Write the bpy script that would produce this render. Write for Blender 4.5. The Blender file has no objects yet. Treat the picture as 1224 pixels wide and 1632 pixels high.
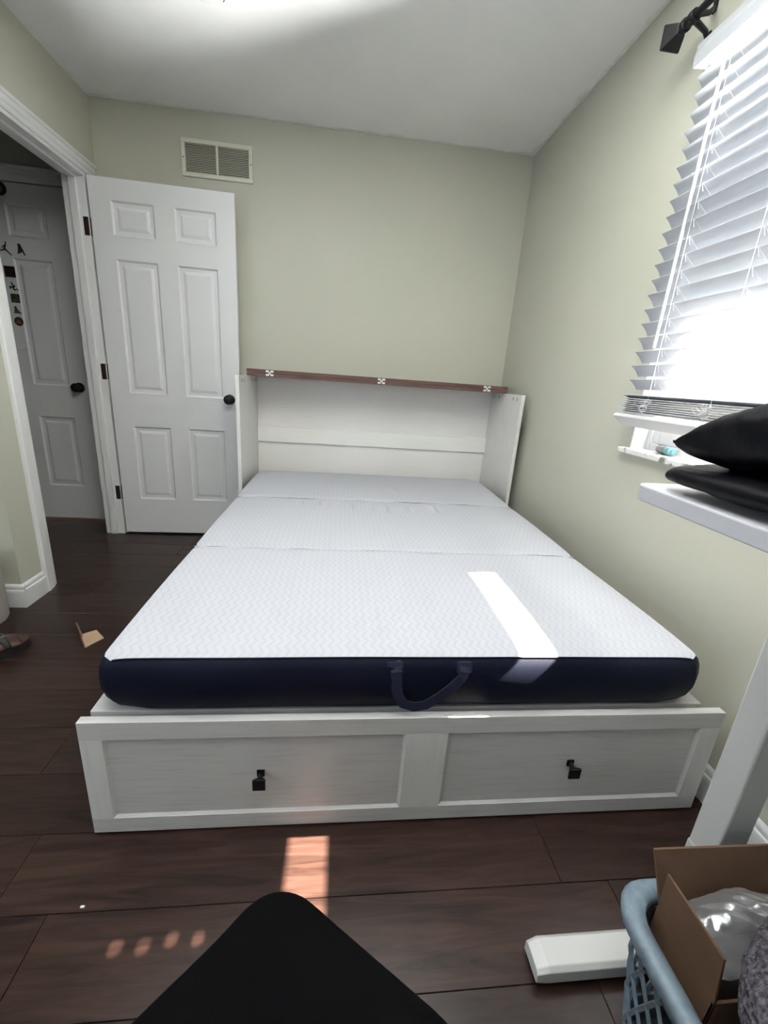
import bpy, bmesh, math, random
from mathutils import Vector, Matrix, noise
random.seed(7)
PI = math.pi
S = bpy.context.scene
COL = S.collection

# ------------------------------------------------------------------ camera
CAM = Vector((-1.0985, -2.9954, 1.1089))
R_ = Vector((0.99316, -0.09442, 0.06866)); U_ = Vector((-0.03726, 0.30106, 0.95288)); F_ = Vector((0.11064, 0.94892, -0.29548))
cd = bpy.data.cameras.new('camera'); cam = bpy.data.objects.new('camera', cd); COL.objects.link(cam)
cd.sensor_fit = 'VERTICAL'; cd.sensor_height = 36.0; cd.lens = 684.56 / 1632 * 36.0; cd.clip_start = 0.02; cd.clip_end = 100
cam.matrix_world = Matrix(((R_.x, U_.x, -F_.x, CAM.x), (R_.y, U_.y, -F_.y, CAM.y), (R_.z, U_.z, -F_.z, CAM.z), (0, 0, 0, 1)))
S.camera = cam
# ------------------------------------------------------------------ light
S.view_settings.view_transform = 'Standard'; S.view_settings.look = 'None'
S.view_settings.exposure = 0.32; S.view_settings.gamma = 1.0; S.view_settings.use_curve_mapping = False
w = bpy.data.worlds.new('sky'); S.world = w; w.use_nodes = True
wb = w.node_tree.nodes['Background']; wb.inputs[0].default_value = (0.72, 0.84, 1.0, 1); wb.inputs[1].default_value = 0.5
sl = bpy.data.lights.new('sun', 'SUN'); sun = bpy.data.objects.new('sun', sl); COL.objects.link(sun)
sl.energy = 122; sl.color = (1.0, 0.88, 0.76); sl.angle = math.radians(0.55)
sun.rotation_euler = Vector((-1.13, -0.085, -1.0)).to_track_quat('-Z', 'Y').to_euler(); sun.location = (4, 1, 5)
def area(name, loc, d, sx, sy, e, c=(1, 1, 1)):
    l = bpy.data.lights.new(name, 'AREA'); o = bpy.data.objects.new(name, l); COL.objects.link(o)
    l.shape = 'RECTANGLE'; l.size = sx; l.size_y = sy; l.energy = e; l.color = c
    o.location = loc; o.rotation_euler = Vector(d).to_track_quat('-Z', 'Y').to_euler(); return o
area('daylight_sky', (2.3, -2.1, 2.1), (-1, 0, -0.28), 2.6, 1.6, 110, (0.74, 0.86, 1.0))
g_ = area('ground_fill', (2.0, -1.98, -.36), (-1, -.06, .93), 1.5, .42, 1500, (1.0, 0.99, .97)); g_.data.spread = math.radians(120)  # added narrow lamp, aimed up between the slats to brighten the ceiling
area('rear_fill', (-1.75, -4.62, 1.5), (0.0, 1, -0.05), 1.5, 1.2, 5, (1.0, 0.97, 0.92))  # added fill lamp behind the camera, no source in view
area('alcove_fill', (-3.72, -3.1, 1.5), (1, 0.1, -0.05), 1.1, 1.2, 24, (0.74, 0.83, 1.0))  # added bluish fill from the unseen left side, lifts the drawer front

# ------------------------------------------------------------------ materials
def mat(name, col, rough=0.5, metal=0.0, spec=0.5):
    m = bpy.data.materials.new(name); m.use_nodes = True
    b = m.node_tree.nodes['Principled BSDF']
    b.inputs['Base Color'].default_value = (*col, 1); b.inputs['Roughness'].default_value = rough
    b.inputs['Metallic'].default_value = metal; b.inputs['Specular IOR Level'].default_value = spec
    return m
def N(m, t, **kw):
    n = m.node_tree.nodes.new(t)
    for k, v in kw.items(): setattr(n, k, v)
    return n
def L(m, a, b): m.node_tree.links.new(a, b)
def bsdf(m): return m.node_tree.nodes['Principled BSDF']
def mapped(m, scale, coord='pos'):
    if coord == 'pos': src = N(m, 'ShaderNodeNewGeometry').outputs['Position']
    else: src = N(m, 'ShaderNodeTexCoord').outputs['Object']
    mp = N(m, 'ShaderNodeMapping'); mp.inputs['Scale'].default_value = scale
    L(m, src, mp.inputs['Vector']); return mp.outputs['Vector']
def noisy(m, scale=(1, 1, 1), ns=5, c1=None, c2=None, bump=0.0, dist=0.001, lo=0.35, hi=0.65, detail=3, coord='pos', bscale=None):
    v = mapped(m, scale, coord); t = N(m, 'ShaderNodeTexNoise'); t.inputs['Scale'].default_value = ns; t.inputs['Detail'].default_value = detail
    L(m, v, t.inputs['Vector'])
    if c1:
        r = N(m, 'ShaderNodeValToRGB'); r.color_ramp.elements[0].position = lo; r.color_ramp.elements[1].position = hi
        r.color_ramp.elements[0].color = (*c1, 1); r.color_ramp.elements[1].color = (*c2, 1)
        L(m, t.outputs['Fac'], r.inputs['Fac']); L(m, r.outputs['Color'], bsdf(m).inputs['Base Color'])
    if bump:
        t2 = t
        if bscale:
            t2 = N(m, 'ShaderNodeTexNoise'); t2.inputs['Scale'].default_value = bscale; L(m, v, t2.inputs['Vector'])
        b = N(m, 'ShaderNodeBump'); b.inputs['Strength'].default_value = bump; b.inputs['Distance'].default_value = dist
        L(m, t2.outputs['Fac'], b.inputs['Height']); L(m, b.outputs['Normal'], bsdf(m).inputs['Normal'])
    return m
M = {}
M['sage'] = noisy(mat('sage_paint', (.5, .5, .4), .55, spec=.35), ns=1.4, c1=(.50, .50, .415), c2=(.53, .525, .44), bump=.25, dist=.0006, bscale=160)
M['ceil'] = noisy(mat('ceiling_paint', (.7, .7, .68), .7, spec=.2), ns=3, c1=(.83, .83, .82), c2=(.87, .87, .855), bump=.2, dist=.001, bscale=60)
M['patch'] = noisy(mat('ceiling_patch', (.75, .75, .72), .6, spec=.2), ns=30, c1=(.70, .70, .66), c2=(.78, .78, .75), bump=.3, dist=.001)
M['trim'] = mat('white_trim_paint', (.74, .74, .73), .32)
M['door'] = noisy(mat('white_door_paint', (.72, .72, .72), .38), scale=(60, 60, 2), ns=3, bump=.08, dist=.0005)
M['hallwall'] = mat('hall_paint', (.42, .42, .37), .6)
M['vinyl'] = mat('white_vinyl', (.72, .72, .73), .3)
M['vent'] = mat('cream_enamel', (.66, .65, .54), .4)
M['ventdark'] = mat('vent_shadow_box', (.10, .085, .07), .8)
M['black'] = mat('black_metal', (.006, .006, .007), .45, spec=.3)
M['bronze'] = mat('dark_bronze', (.045, .022, .017), .42, .6)
M['brown'] = noisy(mat('walnut_board', (.1, .05, .04), .4), scale=(2, 30, 30), ns=4, c1=(.085, .040, .032), c2=(.13, .066, .052))
M['white'] = mat('white_plastic', (.8, .8, .78), .35)
M['steel'] = mat('steel', (.6, .6, .6), .3, 1)
M['navy'] = None
# whitewashed wood
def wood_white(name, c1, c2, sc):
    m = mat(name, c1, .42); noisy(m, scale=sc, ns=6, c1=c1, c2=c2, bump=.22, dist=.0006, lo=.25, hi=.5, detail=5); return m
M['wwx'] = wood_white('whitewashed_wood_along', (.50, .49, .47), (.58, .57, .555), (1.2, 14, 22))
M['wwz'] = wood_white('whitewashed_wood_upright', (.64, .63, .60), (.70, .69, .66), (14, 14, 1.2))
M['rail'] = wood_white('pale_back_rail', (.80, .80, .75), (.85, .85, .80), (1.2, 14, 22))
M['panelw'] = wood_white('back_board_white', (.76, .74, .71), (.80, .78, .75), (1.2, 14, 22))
# floor wood
m = mat('dark_laminate', (.04, .03, .025), .30, spec=.30); M['floor'] = m
g = N(m, 'ShaderNodeNewGeometry'); oi = N(m, 'ShaderNodeObjectInfo')
sc_ = N(m, 'ShaderNodeVectorMath', operation='SCALE'); cmb = N(m, 'ShaderNodeCombineXYZ')
for i in range(3): L(m, oi.outputs['Random'], cmb.inputs[i])
L(m, cmb.outputs[0], sc_.inputs[0]); sc_.inputs['Scale'].default_value = 37
ad = N(m, 'ShaderNodeVectorMath', operation='ADD'); L(m, g.outputs['Position'], ad.inputs[0]); L(m, sc_.outputs[0], ad.inputs[1])
mp = N(m, 'ShaderNodeMapping'); mp.inputs['Scale'].default_value = (1.6, 17, 1); L(m, ad.outputs[0], mp.inputs['Vector'])
t = N(m, 'ShaderNodeTexNoise'); t.inputs['Scale'].default_value = 2.2; t.inputs['Detail'].default_value = 6; t.inputs['Roughness'].default_value = .62; t.inputs['Distortion'].default_value = 1.3
L(m, mp.outputs[0], t.inputs['Vector'])
r = N(m, 'ShaderNodeValToRGB'); r.color_ramp.elements[0].position = .3; r.color_ramp.elements[1].position = .72
r.color_ramp.elements[0].color = (.0095, .0048, .0038, 1); r.color_ramp.elements[1].color = (.046, .0235, .0175, 1)
L(m, t.outputs['Fac'], r.inputs['Fac'])
hv = N(m, 'ShaderNodeHueSaturation'); mr = N(m, 'ShaderNodeMapRange'); mr.inputs['To Min'].default_value = .82; mr.inputs['To Max'].default_value = 1.2
L(m, oi.outputs['Random'], mr.inputs['Value']); L(m, mr.outputs[0], hv.inputs['Value']); L(m, r.outputs[0], hv.inputs['Color'])
L(m, hv.outputs[0], bsdf(m).inputs['Base Color'])
b = N(m, 'ShaderNodeBump'); b.inputs['Strength'].default_value = .35; b.inputs['Distance'].default_value = .0006
L(m, t.outputs['Fac'], b.inputs['Height']); L(m, b.outputs[0], bsdf(m).inputs['Normal'])
M['subfloor'] = mat('subfloor_joint', (.30, .23, .20), .6)
# knit mattress cover with chevrons
m = mat('white_knit_cover', (.80, .80, .81), .85, spec=.15); M['knit'] = m
g = N(m, 'ShaderNodeNewGeometry'); sx = N(m, 'ShaderNodeSeparateXYZ'); L(m, g.outputs['Position'], sx.inputs[0])
def MT(m, op, a, b=None, **k):
    n = N(m, 'ShaderNodeMath', operation=op)
    for i, v in enumerate((a, b)):
        if v is None: continue
        if isinstance(v, (int, float)): n.inputs[i].default_value = v
        else: L(m, v, n.inputs[i])
    return n.outputs[0]
tri = MT(m, 'PINGPONG', MT(m, 'MULTIPLY', sx.outputs[1], 1 / .020), 1.0)
ph = MT(m, 'ADD', MT(m, 'MULTIPLY', sx.outputs[0], 1 / .0205), MT(m, 'MULTIPLY', tri, .62))
hh = MT(m, 'SINE', MT(m, 'MULTIPLY', ph, 2 * PI))
b = N(m, 'ShaderNodeBump'); b.inputs['Strength'].default_value = .22; b.inputs['Distance'].default_value = .0009
L(m, hh, b.inputs['Height']); L(m, b.outputs[0], bsdf(m).inputs['Normal'])
r = N(m, 'ShaderNodeValToRGB'); r.color_ramp.elements[0].color = (.435, .445, .482, 1); r.color_ramp.elements[1].color = (.472, .480, .512, 1)
r.color_ramp.elements[0].position = .05; r.color_ramp.elements[1].position = .45
L(m, MT(m, 'ADD', MT(m, 'MULTIPLY', hh, .5), .5), r.inputs['Fac']); L(m, r.outputs[0], bsdf(m).inputs['Base Color'])
m = mat('navy_mesh_fabric', (.004, .006, .018), .6, spec=.2); M['navy'] = m
vo = N(m, 'ShaderNodeTexVoronoi'); vo.inputs['Scale'].default_value = 620; L(m, mapped(m, (1, 1, 1.4)), vo.inputs['Vector'])
b = N(m, 'ShaderNodeBump'); b.inputs['Strength'].default_value = .35; b.inputs['Distance'].default_value = .0005
L(m, vo.outputs['Distance'], b.inputs['Height']); L(m, b.outputs[0], bsdf(m).inputs['Normal'])
r = N(m, 'ShaderNodeValToRGB'); r.color_ramp.elements[0].color = (.0010, .0018, .007, 1); r.color_ramp.elements[1].color = (.003, .005, .017, 1)
r.color_ramp.elements[1].position = .6
L(m, vo.outputs['Distance'], r.inputs['Fac']); L(m, r.outputs[0], bsdf(m).inputs['Base Color'])
M['navyband'] = noisy(mat('navy_webbing', (.010, .013, .036), .6), ns=500, bump=.5, dist=.0008)
# blinds: slightly translucent vinyl
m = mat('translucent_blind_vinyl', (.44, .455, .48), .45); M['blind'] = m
tr = N(m, 'ShaderNodeBsdfTranslucent'); tr.inputs['Color'].default_value = (.74, .82, .95, 1)
mx = N(m, 'ShaderNodeMixShader'); mx.inputs[0].default_value = .012
out = m.node_tree.nodes['Material Output']; L(m, bsdf(m).outputs[0], mx.inputs[1]); L(m, tr.outputs[0], mx.inputs[2]); L(m, mx.outputs[0], out.inputs[0])
v = mapped(m, (40, 1.5, 40)); t = N(m, 'ShaderNodeTexNoise'); t.inputs['Scale'].default_value = 6; L(m, v, t.inputs['Vector'])
b = N(m, 'ShaderNodeBump'); b.inputs['Strength'].default_value = .3; b.inputs['Distance'].default_value = .0006; L(m, t.outputs[0], b.inputs['Height']); L(m, b.outputs[0], bsdf(m).inputs['Normal'])
M['cord'] = mat('white_cord', (.75, .75, .75), .7)
# thin glass
def thin(name, tcol, fac, rough, gcol=(1, 1, 1)):
    m = bpy.data.materials.new(name); m.use_nodes = True; nt = m.node_tree; nt.nodes.remove(nt.nodes['Principled BSDF'])
    a = N(m, 'ShaderNodeBsdfTransparent'); a.inputs[0].default_value = (*tcol, 1); gl = N(m, 'ShaderNodeBsdfGlossy'); gl.inputs['Roughness'].default_value = rough
    gl.inputs[0].default_value = (*gcol, 1)
    mx = N(m, 'ShaderNodeMixShader')
    if fac is None:
        f = N(m, 'ShaderNodeFresnel'); f.inputs[0].default_value = 1.45; L(m, f.outputs[0], mx.inputs[0])
    else: mx.inputs[0].default_value = fac
    L(m, a.outputs[0], mx.inputs[1]); L(m, gl.outputs[0], mx.inputs[2]); L(m, mx.outputs[0], nt.nodes['Material Output'].inputs[0]); return m
M['glass'] = thin('window_glass', (.97, .98, .98), .06, .02)
m = thin('clear_plastic_film', (.80, .80, .80), .30, .16, (.85, .85, .87)); M['film'] = m
df = N(m, 'ShaderNodeBsdfDiffuse'); df.inputs[0].default_value = (.45, .45, .46, 1); mx2 = N(m, 'ShaderNodeMixShader'); mx2.inputs[0].default_value = .35
old = m.node_tree.nodes['Material Output'].inputs[0].links[0].from_socket; L(m, old, mx2.inputs[1]); L(m, df.outputs[0], mx2.inputs[2]); L(m, mx2.outputs[0], m.node_tree.nodes['Material Output'].inputs[0])
m = mat('marble', (.8, .8, .78), .2); M['marble'] = m
noisy(m, scale=(1, 1, 1), ns=26, c1=(.22, .24, .20), c2=(.80, .80, .76), lo=.36, hi=.47, detail=6)
M['desktop'] = noisy(mat('white_laminate', (.50, .50, .53), .35), ns=300, bump=.03, dist=.0003)
M['deskleg'] = noisy(mat('white_powder_coat', (.58, .58, .56), .3), ns=500, bump=.06, dist=.0003)
M['bag'] = noisy(mat('black_nylon', (.003, .003, .005), .48, spec=.16), scale=(1, 1, 1), ns=16, bump=.5, dist=.010, detail=3)
M['cardboard'] = noisy(mat('cardboard', (.25, .16, .10), .8, spec=.2), scale=(1, 1, 1), ns=9, c1=(.135, .078, .047), c2=(.18, .105, .066), bump=.15, dist=.0006, bscale=120)
M['cardlight'] = mat('light_cardboard', (.36, .24, .15), .8)
M['basket'] = noisy(mat('grey_blue_plastic', (.25, .33, .38), .42), ns=60, c1=(.16, .22, .27), c2=(.22, .29, .35))
M['fleece'] = noisy(mat('grey_fleece', (.10, .09, .11), .95, spec=.1), ns=170, c1=(.055, .05, .06), c2=(.19, .175, .20), bump=1.0, dist=.008, lo=.35, hi=.65)
M['cloth'] = noisy(mat('black_stretch_fabric', (.0022, .0022, .0025), .9, spec=.05), ns=900, bump=.3, dist=.0005)
M['bin'] = mat('cream_bin_plastic', (.50, .46, .42), .5)
M['leather'] = noisy(mat('brown_leather', (.06, .025, .018), .5), ns=40, c1=(.040, .017, .013), c2=(.075, .032, .024))
M['strap'] = mat('dark_green_strap', (.022, .025, .018), .6)
M['brass'] = mat('dull_brass', (.10, .10, .075), .45, .6)
M['sole'] = mat('black_rubber', (.01, .01, .012), .7)
M['teal'] = mat('teal_plastic', (.10, .24, .28), .35)
M['grey'] = mat('grey_glass', (.13, .13, .14), .2)
M['plug'] = mat('rubber_foot', (.02, .02, .02), .7)

# ------------------------------------------------------------------ helpers
class MB:
    def __init__(s): s.v = []; s.f = []
    def add(s, vs, fs):
        n = len(s.v); s.v += [tuple(a) for a in vs]; s.f += [tuple(i + n for i in q) for q in fs]; return s
    def box(s, x0, x1, y0, y1, z0, z1):
        return s.add([(x0, y0, z0), (x1, y0, z0), (x1, y1, z0), (x0, y1, z0), (x0, y0, z1), (x1, y0, z1), (x1, y1, z1), (x0, y1, z1)],
              [(0, 3, 2, 1), (4, 5, 6, 7), (0, 1, 5, 4), (1, 2, 6, 5), (2, 3, 7, 6), (3, 0, 4, 7)])
    def prism(s, poly, o, A, B, Lv):           # 2D profile swept along Lv
        o, A, B, Lv = map(Vector, (o, A, B, Lv)); n = len(poly)
        v = [o + A * a + B * b for a, b in poly]; v += [p + Lv for p in v]
        f = [(i, (i + 1) % n, n + (i + 1) % n, n + i) for i in range(n)] + [tuple(range(n - 1, -1, -1)), tuple(range(n, 2 * n))]
        return s.add(v, f)
    def tube(s, pts, r, seg=8, caps=True):
        pts = [Vector(p) for p in pts]; n = len(pts); rs = r if isinstance(r, (list, tuple)) else [r] * n
        up = Vector((0.13, 0.29, 0.95)); vs = []
        for i, p in enumerate(pts):
            d = (pts[min(i + 1, n - 1)] - pts[max(i - 1, 0)]).normalized()
            if abs(d.dot(up)) > .95: up = Vector((1, .1, 0))
            a = d.cross(up).normalized(); b = d.cross(a)
            for k in range(seg): t = 2 * PI * k / seg; vs.append(p + (a * math.cos(t) + b * math.sin(t)) * rs[i])
        fs = [(i * seg + k, i * seg + (k + 1) % seg, (i + 1) * seg + (k + 1) % seg, (i + 1) * seg + k) for i in range(n - 1) for k in range(seg)]
        if caps: fs += [tuple(range(seg - 1, -1, -1)), tuple((n - 1) * seg + k for k in range(seg))]
        return s.add(vs, fs)
    def lathe(s, prof, o, ax, seg=24):          # prof: (r, h) along axis
        o = Vector(o); ax = Vector(ax).normalized(); a = ax.orthogonal().normalized(); b = ax.cross(a)
        vs = [o + ax * h + (a * math.cos(2 * PI * k / seg) + b * math.sin(2 * PI * k / seg)) * r_ for r_, h in prof for k in range(seg)]
        n = len(prof); fs = [(i * seg + k, i * seg + (k + 1) % seg, (i + 1) * seg + (k + 1) % seg, (i + 1) * seg + k) for i in range(n - 1) for k in range(seg)]
        fs += [tuple(range(seg - 1, -1, -1)), tuple((n - 1) * seg + k for k in range(seg))]
        return s.add(vs, fs)
    def grid(s, fn, nu, nv):
        vs = [fn(i / nu, j / nv) for i in range(nu + 1) for j in range(nv + 1)]
        return s.add(vs, [(i * (nv + 1) + j, (i + 1) * (nv + 1) + j, (i + 1) * (nv + 1) + j + 1, i * (nv + 1) + j + 1) for i in range(nu) for j in range(nv)])
    def build(s, name, m, parent=None, bevel=0, smooth=False, seg=2, weld=False):
        me = bpy.data.meshes.new(name); me.from_pydata(s.v, [], s.f)
        bm = bmesh.new(); bm.from_mesh(me)
        if weld: bmesh.ops.remove_doubles(bm, verts=bm.verts, dist=1e-5)
        bmesh.ops.recalc_face_normals(bm, faces=bm.faces); bm.to_mesh(me); bm.free()
        me.materials.append(m); o = bpy.data.objects.new(name, me); COL.objects.link(o)
        if smooth:
            for p in me.polygons: p.use_smooth = True
        if parent:
            o.parent = parent
            if parent.type == 'EMPTY' or True: o.matrix_parent_inverse = parent_world(parent).inverted()
        if bevel:
            md = o.modifiers.new('bevel', 'BEVEL'); md.width = bevel; md.segments = seg; md.limit_method = 'ANGLE'
        return o
def parent_world(o):
    mw = o.matrix_basis.copy()
    if o.parent: mw = parent_world(o.parent) @ o.matrix_parent_inverse @ mw
    return mw
def tag(o, label=None, cat=None, group=None, kind=None):
    if label: o['label'] = label
    if cat: o['category'] = cat
    if group: o['group'] = group
    if kind: o['kind'] = kind
    return o
def empty(name, loc=(0, 0, 0), rz=0):
    o = bpy.data.objects.new(name, None); COL.objects.link(o); o.location = loc; o.rotation_euler = (0, 0, rz); o.empty_display_size = .05
    return o
def thing(name, label, cat, loc, group=None): return tag(empty(name, loc), label, cat, group)
def struct(name, label, cat, mb, m, **k): return tag(mb.build(name, m, **k), label, cat, kind='structure')
def smooth_by(o, ang=40):
    for p in o.data.polygons: p.use_smooth = True
    try: o.data.set_sharp_from_angle(angle=math.radians(ang))
    except Exception: pass
    return o

# ------------------------------------------------------------------ structure
H = 2.44; XL = -2.5; T = .115; YR = -4.45; XA = -3.6; YC = -1.095
fl = struct('floor', 'dark brown wide-plank laminate floor', 'floor', MB().box(-3.9, .0, YR, .36, -.03, -.007), M['subfloor'])
J = {-14: -.55, -13: None, -12: -.535}
def plank_mesh(x0, x1, y0, y1):
    c = .0013; b = MB(); z0, z1 = -.007, 0
    v = [(x0 + .0006, y0 + .0005, z0), (x1 - .0006, y0 + .0005, z0), (x1 - .0006, y1 - .0005, z0), (x0 + .0006, y1 - .0005, z0),
         (x0 + .0006, y0 + .0005, z1 - c), (x1 - .0006, y0 + .0005, z1 - c), (x1 - .0006, y1 - .0005, z1 - c), (x0 + .0006, y1 - .0005, z1 - c),
         (x0 + c, y0 + c, z1), (x1 - c, y0 + c, z1), (x1 - c, y1 - c, z1), (x0 + c, y1 - c, z1)]
    f = [(0, 1, 5, 4), (1, 2, 6, 5), (2, 3, 7, 6), (3, 0, 4, 7), (4, 5, 9, 8), (5, 6, 10, 9), (6, 7, 11, 10), (7, 4, 8, 11), (8, 9, 10, 11)]
    return b.add(v, f)
random.seed(3)
for k in range(-16, 15):
    y0 = -2.334 - .169 * k; y1 = y0 + .169
    y0 = max(y0, YR); y1 = min(y1, .36)
    if y1 - y0 < .02: continue
    j = {1: -.42, 0: -.535, 2: -.55, -1: -.95}.get(k, -random.uniform(.1, 1.24))
    xs = [0.0]; x = j
    while x > -3.9: xs.append(x); x -= 1.243
    xs.append(-3.9)
    for a, b_ in zip(xs, xs[1:]):
        if a - b_ > .03: plank_mesh(b_, a, y0, y1).build('plank', M['floor'], fl)
struct('ceiling', 'white painted ceiling', 'ceiling', MB().box(-4.0, .1, YR - .1, 0.36, H, H + .08), M['ceil'])
struct('wall_back', 'sage green wall behind the cabinet bed', 'wall', MB().box(XL - T, .13, 0, .12, -.03, H), M['sage'])
# right wall with the window opening
WY0, WY1, WZ0, WZ1 = -2.72, -1.46, .92, 2.06
b = MB(); b.box(0, .13, YR, WY0, -.03, H); b.box(0, .13, WY1, 0, -.03, H); b.box(0, .13, WY0, WY1, -.03, WZ0); b.box(0, .13, WY0, WY1, WZ1, H)
struct('wall_right', 'sage green wall holding the window with blinds', 'wall', b, M['sage'])
DY0, DY1, DZ = -.885, -.118, 2.047
b = MB(); b.box(XL - T, XL, YC, DY0, -.03, H); b.box(XL - T, XL, DY1, 0, -.03, H); b.box(XL - T, XL, DY0, DY1, DZ, H)
struct('wall_left', 'sage green wall around the doorway', 'wall', b, M['sage'])
struct('wall_alcove', 'sage green wall turning the corner beside the doorway', 'wall', MB().box(-3.9, XL - T, YC, YC + .115, -.03, H), M['sage'])
b = MB(); b.box(XA - .1, XA, YR, -3.7, -.03, H); b.box(XA - .1, XA, -2.5, YC, -.03, H); b.box(XA - .1, XA, -3.7, -2.5, -.03, .9); b.box(XA - .1, XA, -3.7, -2.5, 2.1, H)
struct('wall_far_left', 'sage green side wall of the alcove', 'wall', b, M['sage'])
b = MB(); b.box(-3.9, -2.55, YR - .12, YR, -.03, H); b.box(-.95, .1, YR - .12, YR, -.03, H); b.box(-2.55, -.95, YR - .12, YR, -.03, .85); b.box(-2.55, -.95, YR - .12, YR, 2.15, H)
struct('wall_rear', 'sage green wall behind the camera', 'wall', b, M['sage'])
# hallway beyond the doorway
b = MB(); b.box(-3.9, -3.52, .11, .2, -.03, H); b.box(-2.735, XL - T, .11, .2, -.03, H); b.box(-3.52, -2.735, .11, .2, 2.045, H)
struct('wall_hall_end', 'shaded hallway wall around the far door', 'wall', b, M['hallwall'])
struct('hall_leak_wall', 'wall added behind the hallway door to stop a light leak', 'wall', MB().box(-4.0, XL - T, .30, .36, -.03, H), M['hallwall'])  # added to close off sky light leaking round the hallway door
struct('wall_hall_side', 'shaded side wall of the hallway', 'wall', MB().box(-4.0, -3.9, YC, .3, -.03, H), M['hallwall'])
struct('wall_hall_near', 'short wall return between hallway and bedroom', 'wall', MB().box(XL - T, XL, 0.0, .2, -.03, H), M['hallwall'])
# lumpy paint edge along the ceiling line
def ceil_edge(p0, p1, nrm, seed):
    p0, p1, nrm = map(Vector, (p0, p1, nrm)); n = 90; b = MB(); vs = []
    for i in range(n + 1):
        p = p0.lerp(p1, i / n); wd = .012 + .028 * max(0, noise.noise(Vector((i * .21, seed, 0))) + .35)
        vs += [p + Vector((0, 0, -.0004)), p + nrm * wd + Vector((0, 0, -.0004)), p + nrm * wd * .5 + Vector((0, 0, -.0022))]
    fs = [(i * 3, i * 3 + 3, i * 3 + 5, i * 3 + 2) for i in range(n)] + [(i * 3 + 2, i * 3 + 5, i * 3 + 4, i * 3 + 1) for i in range(n)]
    return b.add(vs, fs)
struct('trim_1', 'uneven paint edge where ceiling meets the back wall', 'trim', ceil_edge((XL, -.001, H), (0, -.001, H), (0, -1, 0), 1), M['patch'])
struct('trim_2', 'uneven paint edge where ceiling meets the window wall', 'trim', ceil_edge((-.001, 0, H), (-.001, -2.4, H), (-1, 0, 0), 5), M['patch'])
# baseboards
BP = [(0, 0), (.015, 0), (.015, .075), (.0135, .083), (.0095, .086), (.0095, .098), (.0075, .104), (.003, .110), (0, .110)]
def base(name, label, o, A, Lv): struct(name, label, 'baseboard', MB().prism(BP, o, A, (0, 0, 1), Lv), M['trim'])
base('baseboard_right', 'white moulded baseboard along the window wall', (0, YR, 0), (-1, 0, 0), (0, -YR - .03, 0))
base('baseboard_left', 'white moulded baseboard between door casing and wall corner', (XL, YC, 0), (1, 0, 0), (0, DY0 - .07 - YC, 0))
base('baseboard_alcove', 'white moulded baseboard turning left from the wall corner', (XA, YC, 0), (0, -1, 0), (XL + .015 - XA, 0, 0))
base('baseboard_back', 'white moulded baseboard behind the open door', (XL, 0, 0), (0, -1, 0), (.84, 0, 0))
# door casing of the bedroom doorway (profile width .07)
CP = [(0, 0), (.070, 0), (.070, .012), (.064, .018), (.052, .0175), (.048, .012), (.026, .0135), (.020, .009), (.006, .008), (0, .005)]
def casing(name, label, side_x, out, y0, y1, zt, hw=.07):
    e = tag(empty(name, (side_x, (y0 + y1) / 2, 0)), label, 'trim', kind='structure')
    MB().prism(CP, (side_x, y0, 0), (0, -1, 0), (out, 0, 0), (0, 0, zt)).build('side_casing', M['trim'], e)
    MB().prism(CP, (side_x, y1, 0), (0, 1, 0), (out, 0, 0), (0, 0, zt)).build('side_casing', M['trim'], e)
    MB().prism([(a, c * 1.12) for a, c in CP], (side_x, y0 - .07, zt), (0, 0, 1), (out, 0, 0), (0, y1 - y0 + .14, 0)).build('head_casing', M['trim'], e)
    return e
casing('trim_3', 'white moulded casing round the bedroom doorway', XL, 1, DY0, DY1 + .012, DZ)
casing('trim_4', 'white moulded casing on the hallway side of the doorway', XL - T, -1, DY0, DY1 + .01, DZ)
e = tag(empty('trim_5', (XL - T / 2, -.5, 0)), 'white door jamb with stop strips lining the doorway', 'trim', kind='structure')
MB().box(XL - T, XL, DY1 - .018, DY1 + .001, 0, DZ).build('jamb', M['trim'], e, bevel=.001)
MB().box(XL - T, XL, DY0 - .001, DY0 + .018, 0, DZ).build('jamb', M['trim'], e, bevel=.001)
MB().box(XL - T, XL, DY0 + .018, DY1 - .018, DZ - .018, DZ).build('head_jamb', M['trim'], e, bevel=.001)
MB().box(XL - .08, XL - .042, DY1 - .030, DY1 - .018, 0, DZ - .018).build('door_stop', M['trim'], e, bevel=.002)
MB().box(XL - .08, XL - .042, DY0 + .018, DY0 + .030, 0, DZ - .018).build('door_stop', M['trim'], e, bevel=.002)
MB().box(XL - .08, XL - .042, DY0 + .030, DY1 - .030, DZ - .030, DZ - .018).build('head_stop', M['trim'], e, bevel=.002)

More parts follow.
